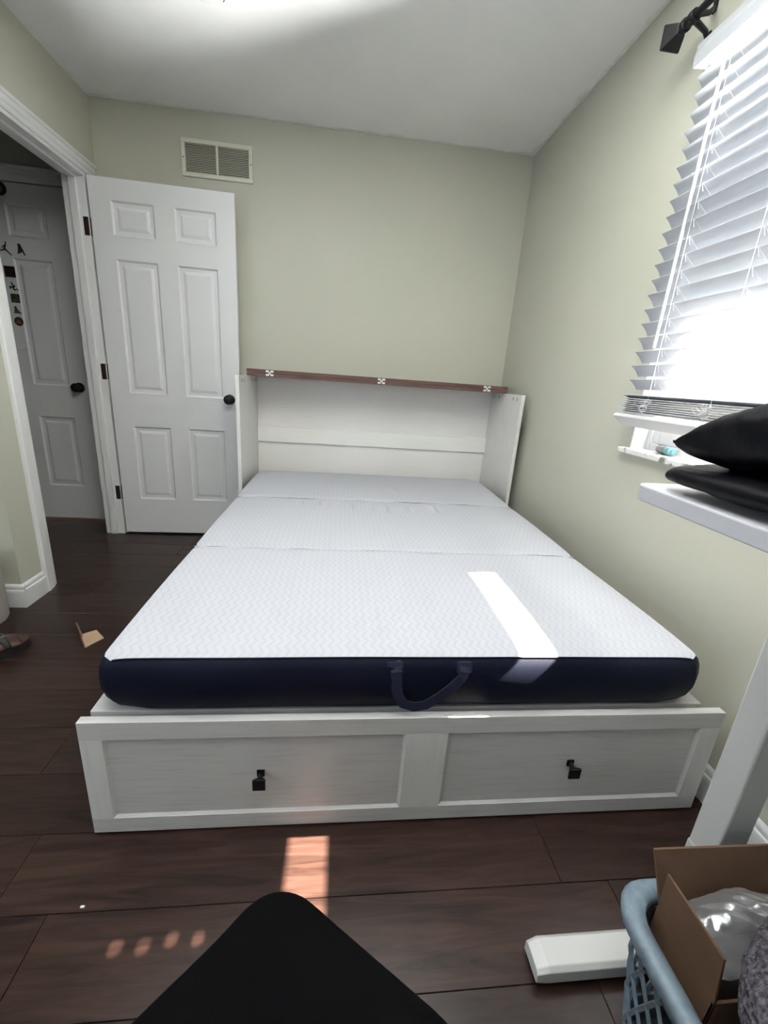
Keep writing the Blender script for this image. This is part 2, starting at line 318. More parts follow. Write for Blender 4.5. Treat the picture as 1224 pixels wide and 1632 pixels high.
# six panel doors --------------------------------------------------
def sixpanel(root, W, z0, z1, rot):
    # local u along width, d thickness, front faces -Y before rotation; everything made in local coords then parented
    def loc(bm_, name, m, par, **k):
        o = bm_.build(name, m, None, **k); o.parent = par; return o
    TH = .035; rec = .009
    us = [(.105, .333), (.432, .66)]; zs = [(.243, .722), (.915, 1.650), (1.760, 1.936)]
    b = MB(); b.box(0, W, rec, TH - rec, z0, z1)
    for ya, yb in ((0, rec), (TH - rec, TH)):
        b.box(0, .105, ya, yb, z0, z1); b.box(.333, .432, ya, yb, z0, z1); b.box(.66, W, ya, yb, z0, z1)
        for (u0, u1) in us:
            zz = [z0] + [q for p in zs for q in p] + [z1]
            for i in range(0, len(zz), 2): b.box(u0, u1, ya, yb, zz[i], zz[i + 1])
    loc(b, 'slab', M['door'], root)
    def ring(b, u0, u1, za, zb, i0, y0, i1, y1):
        vs = []
        for i, y in ((i0, y0), (i1, y1)): vs += [(u0 + i, y, za + i), (u1 - i, y, za + i), (u1 - i, y, zb - i), (u0 + i, y, zb - i)]
        b.add(vs, [(k, (k + 1) % 4, 4 + (k + 1) % 4, 4 + k) for k in range(4)])
    for (u0, u1) in us:
        for (za, zb) in zs:
            b = MB()
            for s in (0, 1):
                Y = (lambda d: d) if s == 0 else (lambda d: TH - d)
                ring(b, u0, u1, za, zb, 0, Y(-.0015), .004, Y(-.0015)); ring(b, u0, u1, za, zb, .004, Y(-.0015), .013, Y(rec * .85)); ring(b, u0, u1, za, zb, .013, Y(rec * .85), .030, Y(rec * .9))
                ring(b, u0, u1, za, zb, .030, Y(rec * .9), .046, Y(.0025))
                i = .046; b.add([(u0 + i, Y(.0025), za + i), (u1 - i, Y(.0025), za + i), (u1 - i, Y(.0025), zb - i), (u0 + i, Y(.0025), zb - i)], [(0, 1, 2, 3)])
            loc(b, 'panel', M['door'], root)
    return loc
def knob(loc, root, u, z, TH=.035, back=True):
    prof = [(.0, 0), (.031, 0), (.031, .004), (.022, .008), (.011, .010), (.010, .026), (.018, .030), (.027, .040), (.029, .050), (.025, .060), (.014, .066), (0, .067)]
    b = MB().lathe(prof, (u, 0, z), (0, -1, 0)); k = loc(b, 'door_knob', M['black'], root); smooth_by(k)
    if back: k = loc(MB().lathe(prof, (u, TH, z), (0, 1, 0)), 'door_knob', M['black'], root); smooth_by(k)
d1 = tag(empty('door_1', (-2.488, -.137, 0), .0315), 'open white six-panel door with a black knob beside the bed', 'door', kind='structure')
W1 = .759; lc = sixpanel(d1, W1, .014, 2.036, 0)
knob(lc, d1, .697, .917)
for z in (1.795, 1.035, .285):
    b = MB(); b.box(-.010, .0, .010, .036, z - .045, z + .045); b.tube([(-.004, .038, z - .047), (-.004, .038, z + .047)], .006, 8)
    h = lc(b, 'hinge', M['bronze'], d1)
for z in (1.795, 1.035, .285):   # hinge leaf let into the jamb
    o = MB().box(XL - .028, XL - .001, DY1 - .0205, DY1 - .0175, z - .045, z + .045).build('hinge_leaf', M['bronze'], e, bevel=.004)
d2 = tag(empty('door_2', (-3.515, .115, 0)), 'closed white six-panel door at the end of the dark hallway', 'door', kind='structure')
lc = sixpanel(d2, .775, .012, 2.036, 0); knob(lc, d2, .715, .917, back=False)
e = tag(empty('trim_6', (-3.1, .11, 0)), 'white moulded casing round the hallway door', 'trim', kind='structure')
for x, s in ((-3.52, -1), (-2.737, 1)):
    MB().prism(CP, (x, .11, 0), (s, 0, 0), (0, -1, 0), (0, 0, 2.04)).build('side_casing', M['trim'], e)
MB().prism([(a * 1.15, c * 1.12) for a, c in CP], (-3.59, .11, 2.04), (0, 0, 1), (0, -1, 0), (.92, 0, 0)).build('head_casing', M['trim'], e)

# window --------------------------------------------------------------
struct('trim_7', 'white liner at the left side of the window opening', 'trim', MB().box(.0, .055, WY1 - .006, WY1 + .0002, WZ0, WZ1), M['vinyl'])
wn = tag(empty('window_1', (.1, (WY0 + WY1) / 2, WZ0)), 'white vinyl window behind the blinds', 'window', kind='structure')
b = MB(); b.box(.055, .125, WY1 - .03, WY1, WZ0, WZ1); b.box(.055, .125, WY0, WY0 + .03, WZ0, WZ1); b.box(.055, .125, WY0 + .03, WY1 - .03, WZ0, WZ0 + .03); b.box(.055, .125, WY0 + .03, WY1 - .03, WZ1 - .03, WZ1)
b.build('window_frame', M['vinyl'], wn, bevel=.003)
def sash(xa, xb, z0, z1, bq):
    b = MB(); a, c = WY0 + .03, WY1 - .03; q = .034
    b.box(xa, xb, c - q, c, z0, z1); b.box(xa, xb, a, a + q, z0, z1); b.box(xa, xb, a + q, c - q, z0, z0 + bq); b.box(xa, xb, a + q, c - q, z1 - q, z1)
    s = b.build('sash', M['vinyl'], wn, bevel=.003)
    MB().box((xa + xb) / 2 - .002, (xa + xb) / 2 + .002, a + q, c - q, z0 + bq, z1 - q).build('pane', M['glass'], s)
sash(.062, .088, WZ0 + .03, 1.50, .073); sash(.094, .12, 1.47, WZ1 - .03, .028)
struct('sun_shield_block', 'unseen pale block added outside the window to end the sun patch', 'wall', MB().box(.45, .85, -1.565, -1.0, -.8, 2.15), M['vinyl'])  # added blocker, cuts the sun strip at its far end
struct('sun_shield_eave', 'unseen white eave added outside to keep sun off the upper slats', 'eave', MB().box(.13, .93, -4.4, -.6, 2.185, 2.24), M['vinyl'])  # added overhang, limits direct sun to the lowest slats and the gap
struct('window_sill', 'grey-veined white marble sill under the blinds', 'window sill', MB().box(-.030, .055, WY0 - .04, WY1 + .03, .905, .924), M['marble'], bevel=.003)
for nm, lab, (x0, x1, y0, y1, z0, z1), ax in (('fill_window_1', 'unseen window added behind the camera for fill light', (-2.55, -.95, YR - .1, YR - .02, .85, 2.15), 0), ('fill_window_2', 'unseen window added in the alcove side wall for fill light', (XA - .09, XA - .02, -3.7, -2.5, .9, 2.1), 1)):  # both unseen windows are added as openings for the fill lamps
    wr = tag(empty(nm, ((x0 + x1) / 2, (y0 + y1) / 2, z0)), lab, 'window', kind='structure'); b = MB(); t_ = .05
    b.box(x0, x1, y0, y1, z0, z0 + t_); b.box(x0, x1, y0, y1, z1 - t_, z1)
    if ax == 0:
        for x in (x0, (x0 + x1 - t_) / 2, x1 - t_): b.box(x, x + t_, y0, y1, z0 + t_, z1 - t_)
        MB().box(x0 + t_, x1 - t_, y0 + .03, y0 + .034, z0 + t_, z1 - t_).build('pane', M['glass'], wr)
    else:
        for y in (y0, (y0 + y1 - t_) / 2, y1 - t_): b.box(x0, x1, y, y + t_, z0 + t_, z1 - t_)
        MB().box(x0 + .03, x0 + .034, y0 + t_, y1 - t_, z0 + t_, z1 - t_).build('pane', M['glass'], wr)
    b.build('window_frame', M['vinyl'], wr)

# ------------------------------------------------------------------ blinds
BL, BR = -1.452, -2.74; XB = -.042
bl = thing('window_blind', 'white slatted blind, closed and stacked up at its foot, over the right-hand window', 'blind', (XB, -2.1, WZ0 + .1))
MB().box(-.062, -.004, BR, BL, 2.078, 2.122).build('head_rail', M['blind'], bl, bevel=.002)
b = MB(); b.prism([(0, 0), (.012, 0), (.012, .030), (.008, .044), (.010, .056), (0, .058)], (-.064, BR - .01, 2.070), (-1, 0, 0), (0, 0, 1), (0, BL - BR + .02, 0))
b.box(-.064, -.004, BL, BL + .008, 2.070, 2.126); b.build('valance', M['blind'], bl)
cords = [-1.59, -1.85, -2.11, -2.45]; hole_y = -2.292
tilt = math.radians(48); SW = .050
def slat_mesh(y0, y1, hole=True):
    # cross-section from window edge (v=-1) to room edge (v=1), slight crown; with routed cord hole
    b = MB(); th = .0026
    vs_ = [-1, -.5, -.11, .11, .5, 1]; ys = [y0, hole_y - .0085, hole_y + .0085, y1]
    def P(v, y, s): return (-v * SW / 2, y, .003 * (1 - v * v) + s * th / 2)
    n = len(vs_); top = [P(v, y, 1) for v in vs_ for y in ys]; bot = [P(v, y, -1) for v in vs_ for y in ys]
    fs = []; m_ = len(ys)
    for i in range(n - 1):
        for j in range(m_ - 1):
            if hole and i == 2 and j == 1: continue
            a = i * m_ + j; q = (a, a + m_, a + m_ + 1, a + 1); fs.append(q); fs.append(tuple(k + n * m_ for k in reversed(q)))
    def edge(a, c): fs.append((a, c, c + n * m_, a + n * m_))
    for j in range(m_ - 1): edge(j, j + 1); edge((n - 1) * m_ + j + 1, (n - 1) * m_ + j)
    for i in range(n - 1): edge((i + 1) * m_, i * m_); edge(i * m_ + m_ - 1, (i + 1) * m_ + m_ - 1)
    if hole:
        a = 2 * m_ + 1
        for p, q in ((a, a + 1), (a + 1, a + m_ + 1), (a + m_ + 1, a + m_), (a + m_, a)): edge(p, q)
    return b.add(top + bot, fs)
s0 = slat_mesh(BR, BL).build('slat', M['blind']); smooth_by(s0, 30)
zc0 = 2.047 - .019; pitch = .0461; NS = 20
for i in range(NS):
    s = s0 if i == 0 else s0.copy()
    if i: COL.objects.link(s)
    s.parent = bl; s.matrix_parent_inverse = parent_world(bl).inverted()
    z = zc0 - i * pitch; tl = tilt - math.radians(1.5) * random.random() - (math.radians(5) * max(0, i - 15) / 4)
    s.matrix_basis = Matrix.Translation((XB, random.uniform(-.004, .004), z)) @ Matrix.Rotation(tl, 4, 'Y')
s1 = slat_mesh(BR, BL, False).build('stacked_slat', M['blind'])
zl = zc0 - (NS - 1) * pitch
for i in range(9):
    s = s1 if i == 0 else s1.copy()
    if i: COL.objects.link(s)
    s.parent = bl; s.matrix_parent_inverse = parent_world(bl).inverted()
    z = 1.104 - i * .0066; tl = math.radians(26 if i == 0 else 12)
    s.matrix_basis = Matrix.Translation((XB - .004 - .0015 * i, random.uniform(-.003, .003), z)) @ Matrix.Rotation(tl, 4, 'Y')
o = MB().box(-.027, .027, BR, BL + .004, -.007, .007).build('bottom_rail', M['vinyl'], bl, bevel=.003)
o.matrix_basis = Matrix.Translation((XB - .022, 0, 1.027)) @ Matrix.Rotation(math.radians(40), 4, 'Y')
for cy in cords:
    b = MB()
    for dx in (-.026,): b.tube([(XB + dx, cy, 2.08), (XB + dx, cy, 1.06)], .0008, 5)
    b.tube([(XB + .024, cy + .004, 2.08), (XB + .024, cy + .004, 1.06)], .0008, 5)
    for i in range(NS):
        z = zc0 - i * pitch; b.tube([(XB - .019, cy, z + .020), (XB + .015, cy - .010, z - .020)], .0007, 4)
        b.tube([(XB - .0195, cy, z + .018), (XB - .0215, cy - .012, z - .006)], .0007, 4)
    b.build('ladder_cord', M['cord'], bl)
    b = MB(); random.seed(int(-cy * 100))
    for k in range(5):       # slack cord bunched at the stack
        pts = []; c = Vector((XB - .040, cy + random.uniform(-.03, .02), 1.085 + random.uniform(-.02, .015))); a0 = random.uniform(0, 6)
        for i in range(15):
            t = a0 + i / 14 * 2 * PI * random.uniform(.95, 1.05); pts.append(c + Vector((-.004 * math.sin(t * 2) - .003 * k, .016 * math.cos(t) + .002 * i * (k % 2), .010 * math.sin(t))))
        b.tube(pts, .0009, 5)
    b.build('cord_loop', M['cord'], bl)
b = MB().tube([(-.082, -1.585, 2.020), (-.082, -1.578, 1.268)], .0045, 6); b.tube([(-.082, -1.585, 2.035), (-.082, -1.585, 2.018)], .006, 8)
b.build('tilt_wand', M['vinyl'], bl)
MB().tube([(-.050, -1.585, 2.085), (-.060, -1.583, 2.062), (-.075, -1.587, 2.052), (-.082, -1.585, 2.036)], .0015, 5).build('wand_hook', M['steel'], bl)

# curtain rod -----------------------------------------------------------
cr = thing('curtain_rod', 'black curtain rod with a square tapered finial above the blind', 'curtain rod', (0, -1.4, 2.19))
XR, ZR = -.095, 2.200
MB().tube([(XR, -1.40, ZR), (XR, -3.0, ZR)], .0105, 16).build('rod', M['black'], cr, smooth=False)
b = MB()
q = [(.031, -1.330), (.031, -1.336), (.015, -1.374), (.012, -1.378), (.012, -1.386)]
vs = [(XR + sx * h, y, ZR + sz * h) for h, y in q for sx, sz in ((-1, -1), (1, -1), (1, 1), (-1, 1))]
b.add(vs, [(i * 4 + k, i * 4 + (k + 1) % 4, i * 4 + 4 + (k + 1) % 4, i * 4 + 4 + k) for i in range(len(q) - 1) for k in range(4)] + [(3, 2, 1, 0), tuple(len(q) * 4 - 4 + k for k in range(4))])
b.lathe([(.014, 0), (.018, .004), (.018, .012), (.0145, .016), (.0145, .034), (.017, .036), (.017, .044), (.0135, .048)], (XR, -1.384, ZR), (0, -1, 0), 16)
b.build('finial', M['black'], cr)
for by in (-1.425, -2.9):
    b = MB(); b.tube([(XR, by, ZR - .005), (-.03, by + .03, ZR - .008), (-.006, by + .048, ZR - .012)], [.009, .0075, .0075], 8)
    b.tube([(XR, by, ZR + .005), (-.03, by + .03, ZR + .036), (-.006, by + .048, ZR + .060)], [.009, .0075, .0075], 8)
    b.box(-.006, 0, by + .040, by + .056, ZR - .040, ZR + .004); b.box(-.006, 0, by + .040, by + .056, ZR + .050, ZR + .085)
    b.lathe([(.0145, -.012), (.0165, -.01), (.0165, .01), (.0145, .012)], (XR, by, ZR), (0, 1, 0), 14)
    b.build('bracket', M['black'], cr, bevel=.001)

# sill bottle -----------------------------------------------------------
t = thing('squeeze_tube', 'small grey and teal tube lying on the marble window sill', 'tube', (.0, -1.51, .924))
a = Vector((.034, -1.565, .9395)); d = Vector((-.12, -1, 0)).normalized()
smooth_by(MB().lathe([(.0, 0), (.010, .002), (.0145, .010), (.015, .04), (.0135, .05), (.009, .054)], a, d, 16).build('body', M['grey'], t))
smooth_by(MB().lathe([(.008, .052), (.0145, .053), (.0150, .060), (.0150, .078), (.012, .081), (.008, .082), (.008, .090), (0, .091)], a, d, 16).build('cap', M['teal'], t))

# wall vent ---------------------------------------------------------------
vt = thing('wall_vent', 'cream return-air vent grille high on the back wall above the door', 'vent', (-1.84, 0, 2.22))
vx0, vx1, vz0, vz1 = -2.033, -1.645, 2.127, 2.308
b = MB(); q = .021
b.box(vx0, vx1, -.010, 0, vz0, vz0 + q); b.box(vx0, vx1, -.010, 0, vz1 - q, vz1); b.box(vx0, vx0 + q, -.010, 0, vz0 + q, vz1 - q); b.box(vx1 - q, vx1, -.010, 0, vz0 + q, vz1 - q)
b.box(-1.846, -1.833, -.010, 0, vz0 + q, vz1 - q); b.build('frame', M['vent'], vt, bevel=.002)
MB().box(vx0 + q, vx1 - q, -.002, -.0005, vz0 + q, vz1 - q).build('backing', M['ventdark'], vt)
n = 17; stp = (vz1 - vz0 - 2 * q) / n
sm = None
for xa, xb in ((vx0 + q, -1.846), (-1.833, vx1 - q)):
    for i in range(n):
        z = vz0 + q + stp * (i + .5)
        if sm is None: sm = MB().prism([(-.0005, .0022), (.0005, .0030), (.0066, -.0022), (.0056, -.0030)], (0, 0, 0), (0, -1, 0), (0, 0, 1), (xb - xa, 0, 0)).build('louver', M['vent'], vt); o = sm
        else: o = sm.copy(); COL.objects.link(o)
        o.matrix_basis = Matrix.Translation((xa, -.002, z))
for x in (vx0 + .010, vx1 - .010): MB().lathe([(.0035, 0), (.0035, .0015), (.002, .002)], (x, -.010, 2.217), (0, -1, 0), 10).build('screw', M['ventdark'], vt)

# ceiling detector (only its edge is in frame)
t = thing('smoke_detector', 'round white slotted detector on the ceiling at the top edge', 'detector', (-1.64, -.875, H))
t_ = Vector((-1.64, -.885, H)); smooth_by(MB().lathe([(.075, 0), (.075, .012), (.066, .03), (.03, .036), (0, .036)], t_, (0, 0, -1), 32).build('cover', M['white'], t))
for k in range(22):
    a = 2 * PI * k / 22; c = t_ + Vector((math.cos(a) * .0735, math.sin(a) * .0735, -.015)); b = MB().box(-.004, .004, -.0035, .0035, -.006, .006).build('slot', M['black'], t)
    b.matrix_basis = Matrix.Translation(c) @ Matrix.Rotation(a + PI / 2, 4, 'Z')

# ------------------------------------------------------------------ cabinet bed
bed = thing('cabinet_bed', 'whitewashed wooden fold-out cabinet bed with drawer front, against the back wall', 'bed', (-.86, -1.1, 0))
XC0, XC1, YF, HC = -1.656, -.053, -.554, 1.073
for x in (XC0, XC1 - .02):
    sp = MB().box(x, x + .02, YF, -.017, 0, HC).build('side_panel', M['wwz'], bed, bevel=.0012)
    for y in (-.10, -.19, -.43, -.49):
        xx = x + .02 if x < -1 else x
        MB().box(xx - .0006, xx + .0006, y - .004, y + .004, HC - .034, HC - .018).build('peg_hole', M['bronze'], sp)
MB().box(XC0 + .02, XC1 - .02, -.034, -.017, .0, HC).build('back_panel', M['panelw'], bed, bevel=.001)
MB().box(XC0 + .0202, XC1 - .0202, -.050, -.034, .657, .758).build('back_rail', M['rail'], bed, bevel=.0015)
# folded lid: two boards lying on top, hinged at the front edge
ld = []
for i in range(2):
    z = HC + .0005 + i * .0205
    ld.append(MB().box(-1.647, -.066, -.30, -.018, z, z + .0192).build('lid_board', M['brown'], bed, bevel=.001))
for x in (-1.515, -.857, -.199):
    b = MB()
    for sx in (-1, 1):
        for zz in (HC + .0105, HC + .031):
            b.box(x + sx * .013 - .009, x + sx * .013 + .009, -.3045, -.300, zz - .0055, zz + .0055)
        b.add([(x - sx * .010, -.3035, HC + .013), (x - sx * .006, -.3035, HC + .010), (x + sx * .010, -.3035, HC + .029), (x + sx * .006, -.3035, HC + .032)], [(0, 1, 2, 3)])
        b.tube([(x - sx * .010, -.303, HC + .012), (x + sx * .010, -.303, HC + .030)], .0028, 6)
    tag(b.build('lid_hinge', M['white'], ld[0]), 'white X-shaped hinge')
# platform and base
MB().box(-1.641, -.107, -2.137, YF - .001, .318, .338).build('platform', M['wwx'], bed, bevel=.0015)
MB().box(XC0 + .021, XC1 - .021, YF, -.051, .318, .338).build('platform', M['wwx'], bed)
for x in (-1.62, -.145): MB().box(x, x + .018, -2.149, YF - .02, .03, .317).build('drawer_side', M['wwz'], bed)
# drawer front made from frame members and two recessed panels
DX0, DX1, YD0, YD1, DZ0, DZ1 = -1.654, -.064, -2.171, -2.150, .006, .336
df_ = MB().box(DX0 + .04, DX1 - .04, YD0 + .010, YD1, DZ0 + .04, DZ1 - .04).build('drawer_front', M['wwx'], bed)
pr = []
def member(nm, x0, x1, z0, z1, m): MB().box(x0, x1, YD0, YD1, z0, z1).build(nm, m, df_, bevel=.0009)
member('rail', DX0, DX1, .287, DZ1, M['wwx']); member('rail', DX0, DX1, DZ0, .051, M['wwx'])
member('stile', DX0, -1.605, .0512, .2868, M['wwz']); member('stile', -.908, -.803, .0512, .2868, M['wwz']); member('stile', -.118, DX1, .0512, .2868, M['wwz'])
for x0, x1 in ((-1.605, -.908), (-.803, -.118)):
    b = MB(); z0, z1 = .051, .287; y0 = YD0 + .0015; y1 = YD0 + .0065; i1 = .006
    vs = [(x0, y0, z0), (x1, y0, z0), (x1, y0, z1), (x0, y0, z1), (x0 + i1, y1, z0 + i1), (x1 - i1, y1, z0 + i1), (x1 - i1, y1, z1 - i1), (x0 + i1, y1, z1 - i1)]
    b.add(vs, [(0, 1, 5, 4), (1, 2, 6, 5), (2, 3, 7, 6), (3, 0, 4, 7), (4, 5, 6, 7)])
    b.build('panel', M['wwx'], df_)
for x, z in ((-1.257, .166), (-.461, .170)):
    b = MB(); y = YD0 + .0065
    b.box(x - .009, x + .009, y - .004, y, z - .009 + .008, z + .017); b.tube([(x, y - .003, z + .006), (x, y - .020, z + .004)], .006, 8)
    h0, h1 = .0085, .0150
    vs = [(x - h0, y - .016, z - h0), (x + h0, y - .016, z - h0), (x + h0, y - .016, z + h0), (x - h0, y - .016, z + h0), (x - h1, y - .026, z - h1), (x + h1, y - .026, z - h1), (x + h1, y - .026, z + h1), (x - h1, y - .026, z + h1),
          (x - h1, y - .030, z - h1), (x + h1, y - .030, z - h1), (x + h1, y - .030, z + h1), (x - h1, y - .030, z + h1)]
    b.add(vs, [(i * 4 + k, i * 4 + (k + 1) % 4, i * 4 + 4 + (k + 1) % 4, i * 4 + 4 + k) for i in range(2) for k in range(4)] + [(3, 2, 1, 0), (8, 9, 10, 11)])
    b.build('knob', M['black'], df_)

# ------------------------------------------------------------------ mattress
mt = thing('mattress', 'white folding mattress in three sections with navy mesh sides, on the cabinet bed', 'mattress', (-.885, -1.15, .338))
MX0, MX1, ZB = -1.616, -.140, .340
WR = [(-1.27, .5), (-1.19, 1), (-1.15, .5), (-1.03, 1.2), (-.93, .5), (-.86, 1.2), (-.76, .7), (-.606, 1.1)]
def section(y0, y1, far, near, zt, idx):
    """y0 nearer the camera. builds navy body ring and white top"""
    b = MB(); nu, nv = 120, 56; cx = (MX0 + MX1) / 2; hx = (MX1 - MX0) / 2
    def outline(t, n=3.2):           # t along y 0..1 -> half width shrink from rounded corners
        return 0
    rad_n = .026; rad_f = .20 if far else .035
    def top(u, v):
        y = y0 + (y1 - y0) * v; dn = y - y0; dfar = y1 - y
        sh = 0
        if dn < rad_n: sh = rad_n - math.sqrt(max(0, rad_n ** 2 - (rad_n - dn) ** 2))
        if dfar < rad_f: sh = max(sh, rad_f - math.sqrt(max(0, rad_f ** 2 - (rad_f - dfar) ** 2)))
        if not near: sh *= .3 if dn < rad_n else 1
        if not far and dfar < rad_f: sh *= .3
        s = u * 2 - 1; s = math.copysign(1 - (1 - abs(s)) ** 1.5, s) if abs(s) > 0 else 0
        inset = .014
        x = cx + s * (hx - inset - sh * (.9 if far and dfar < rad_f else .8))
        ex = (1 - abs(s)) * hx
        z = zt - .006 * math.exp(-ex / .022)
        z -= (.0055 if not near else .005) * math.exp(-dn / (.009 if not near else .014)) + (.0055 if not far else .045) * math.exp(-dfar / (.009 if not far else .05))
        z += .0035 * noise.noise(Vector((x * 2.2, y * 2.2, idx))) + .004 * math.sin(PI * min(1, max(0, v)))
        if idx == 1:
            for wx, a in WR:
                q = (y + .95 - .03 * math.sin(wx * 9)) / .05
                z += a * .019 * math.exp(-((x - wx - .12 * (y + .95) * math.sin(wx * 21)) / .0095) ** 2) * math.exp(-q * q)
                z -= a * .008 * math.exp(-((x - wx - .022) / .012) ** 2) * math.exp(-q * q)
        if idx == 2: z += .003 * math.exp(-((x + .75 + .2 * (y + .7)) / .02) ** 2) * math.exp(-((y + .62) / .09) ** 2)
        return (x, y, z)
    b.grid(top, nu, nv)
    tp = [b.v[i * (nv + 1)] for i in range(nu + 1)] + [b.v[nu * (nv + 1) + j] for j in range(1, nv + 1)] + [b.v[i * (nv + 1) + nv] for i in range(nu - 1, -1, -1)] + [b.v[j] for j in range(nv - 1, 0, -1)]
    n = len(tp); cy = (y0 + y1) / 2
    # body ring rows from the top seam to the bottom
    rows = []; c = Vector((cx, cy, 0)); hy = (y1 - y0) / 2
    zb = ZB
    prof = [(0, 0), (.007, .05), (.014, .16), (.019, .34), (.020, .55), (.016, .76), (.009, .91), (-.007, 1.0)]
    vs = []; 
    for k, (o_, fz) in enumerate(prof):
        for p in tp:
            dx = (p[0] - cx) / hx; dy = (p[1] - cy) / hy
            wx = max(0, (abs(dx) - .85) / .15); wy = max(0, (abs(dy) - .93) / .07); l = math.hypot(wx, wy) or 1
            oo = o_ * (1 if (near or dy > 0 or wx > wy) else .1)
            if dy > 0 and wy > wx and not far: oo = o_ * .1
            if dy < 0 and near: oo += 0.003 * math.sin(p[0] * 17) * math.sin(PI * fz)
            oo -= .030 * (fz ** 4) * min(1, wx) * min(1, wy + .3 if abs(dy) > .8 else .3)
            x = p[0] + math.copysign(1, dx) * oo * wx / l; y = p[1] + math.copysign(1, dy) * oo * wy / l
            vs.append((x, y, p[2] + (zb - p[2]) * fz))
    fs = [(k * n + i, k * n + (i + 1) % n, (k + 1) * n + (i + 1) % n, (k + 1) * n + i) for k in range(len(prof) - 1) for i in range(n)]
    fs.append(tuple((len(prof) - 1) * n + i for i in range(n)))
    body = MB().add(vs, fs).build('mattress_section', M['navy'], mt, smooth=True)
    cov = MB(); cov.v = list(b.v); cov.f = list(b.f)
    cov.build('top_cover', M['knit'], body, smooth=True)
    return body, tp
FY = -2.138
sec0, tp0 = section(FY, -1.4882, False, True, .487, 0)
section(-1.4878, -.8152, False, False, .490, 1)
section(-.8148, -.085, True, False, .493, 2)
for yy_, zz_ in ((-1.488, .4805), (-.815, .4835)):     # stitched fold hinge between sections
    pts = [(MX0 + .012 + (MX1 - MX0 - .024) * i / 40, yy_, zz_ + .0035 * noise.noise(Vector((i * .18, yy_, 0)))) for i in range(41)]
    MB().tube(pts, .0042, 8).build('fold_seam', M['knit'], mt, smooth=True)
# dark piping seam at the foot, and the carrying strap
b = MB().tube([Vector(p) + Vector((0, -.001, .000)) for p in tp0[2:119]], .0022, 6); b.build('piping', M['navy'], sec0, smooth=True)
def band(pts, wd, th=.002):     # pts (x,z) on the front face, widened across
    b = MB(); n = len(pts)
    vs = []
    for i, (x, y, z) in enumerate(pts):
        a = Vector(pts[max(0, i - 1)]); c = Vector(pts[min(n - 1, i + 1)]); d = (c - a); nr = Vector((-d.z, 0, d.x)).normalized() * wd / 2
        p = Vector((x, y, z)); vs += [p - nr, p + nr, p - nr + Vector((0, th, 0)), p + nr + Vector((0, th, 0))]
    fs = []
    for i in range(n - 1):
        k = i * 4; fs += [(k, k + 4, k + 5, k + 1), (k + 2, k + 3, k + 7, k + 6), (k, k + 2, k + 6, k + 4), (k + 1, k + 5, k + 7, k + 3)]
    fs += [(0, 1, 3, 2), (n * 4 - 4, n * 4 - 2, n * 4 - 1, n * 4 - 3)]
    return b.add(vs, fs)
yf = FY - .017
arc = [(-.948, FY - .006, .477), (-.944, yf - .001, .455), (-.940, yf - .006, .41), (-.935, yf - .008, .392), (-.922, yf - .010, .372), (-.895, yf - .012, .364), (-.868, yf - .013, .370), (-.835, yf - .014, .396), (-.808, yf - .012, .420), (-.786, yf - .006, .44), (-.779, yf - .002, .455), (-.779, FY - .006, .477)]
band(arc, .026).build('carry_strap', M['navyband'], sec0, bevel=.0006)
for x in (-.947, -.779): band([(x, FY - .009, .476), (x, yf + .0005, .452)], .038, .0015).build('strap_tab', M['navyband'], sec0)

# ------------------------------------------------------------------ desk
dk = thing('standing_desk', 'white height-adjustable desk against the window wall, black bag on top', 'desk', (-.33, -2.48, 0))
b = MB(); pts = []; R0 = .022
x0, x1, y0, y1 = -.622, -.035, -3.75, -2.360
for cx, cy, a0 in ((x0 + R0, y1 - R0, 90), (x0 + R0, y0 + R0, 180), (x1 - R0, y0 + R0, 270), (x1 - R0, y1 - R0, 0)):
    for k in range(7): a = math.radians(a0 + k * 15); pts.append((cx + R0 * math.cos(a), cy + R0 * math.sin(a)))
b.prism(pts, (0, 0, .953), (1, 0, 0), (0, 1, 0), (0, 0, .025)); b.build('desk_top', M['desktop'], dk, bevel=.0025, seg=2)
for yy in (-2.48, -3.45):
    b = MB(); ly = yy - .010
    MB().box(-.380, -.322, yy - .012, yy + .042, .28, .93).build('leg', M['deskleg'], dk, bevel=.004)
    MB().box(-.3815, -.3205, yy - .0135, yy + .0435, .058, .285).build('lower_leg', M['deskleg'], dk, bevel=.004)
    b = MB(); prof = [(-.030, .012), (.030, .012), (.030, .042), (.022, .050), (-.022, .050), (-.030, .042)]
    fx0, fx1 = -.680, -.03
    rings = []
    for x, s, zz in ((fx0, .92, .72), (fx0 + .022, 1, 1), (fx1 - .022, 1, 1), (fx1, .92, .72)):
        rings += [(x, yy + a * s, .012 + (c - .012) * zz) for a, c in prof]
    n = 6; fs = [(i * n + k, i * n + (k + 1) % n, (i + 1) * n + (k + 1) % n, (i + 1) * n + k) for i in range(3) for k in range(n)] + [tuple(range(5, -1, -1)), tuple(18 + k for k in range(6))]
    ft = b.add(rings, fs).build('foot', M['deskleg'], dk, bevel=.0015)
    for x in (fx0 + .04, fx1 - .04): MB().lathe([(.014, 0), (.014, .013)], (x, yy, 0), (0, 0, 1), 14).build('levelling_pad', M['plug'], ft)
    MB().box(-.44, -.08, yy - .012, yy + .042, .93, .9525).build('top_bracket', M['deskleg'], dk)
MB().box(-.36, -.34, -3.45, -2.47, .905, .9295).build('cross_rail', M['deskleg'], dk)

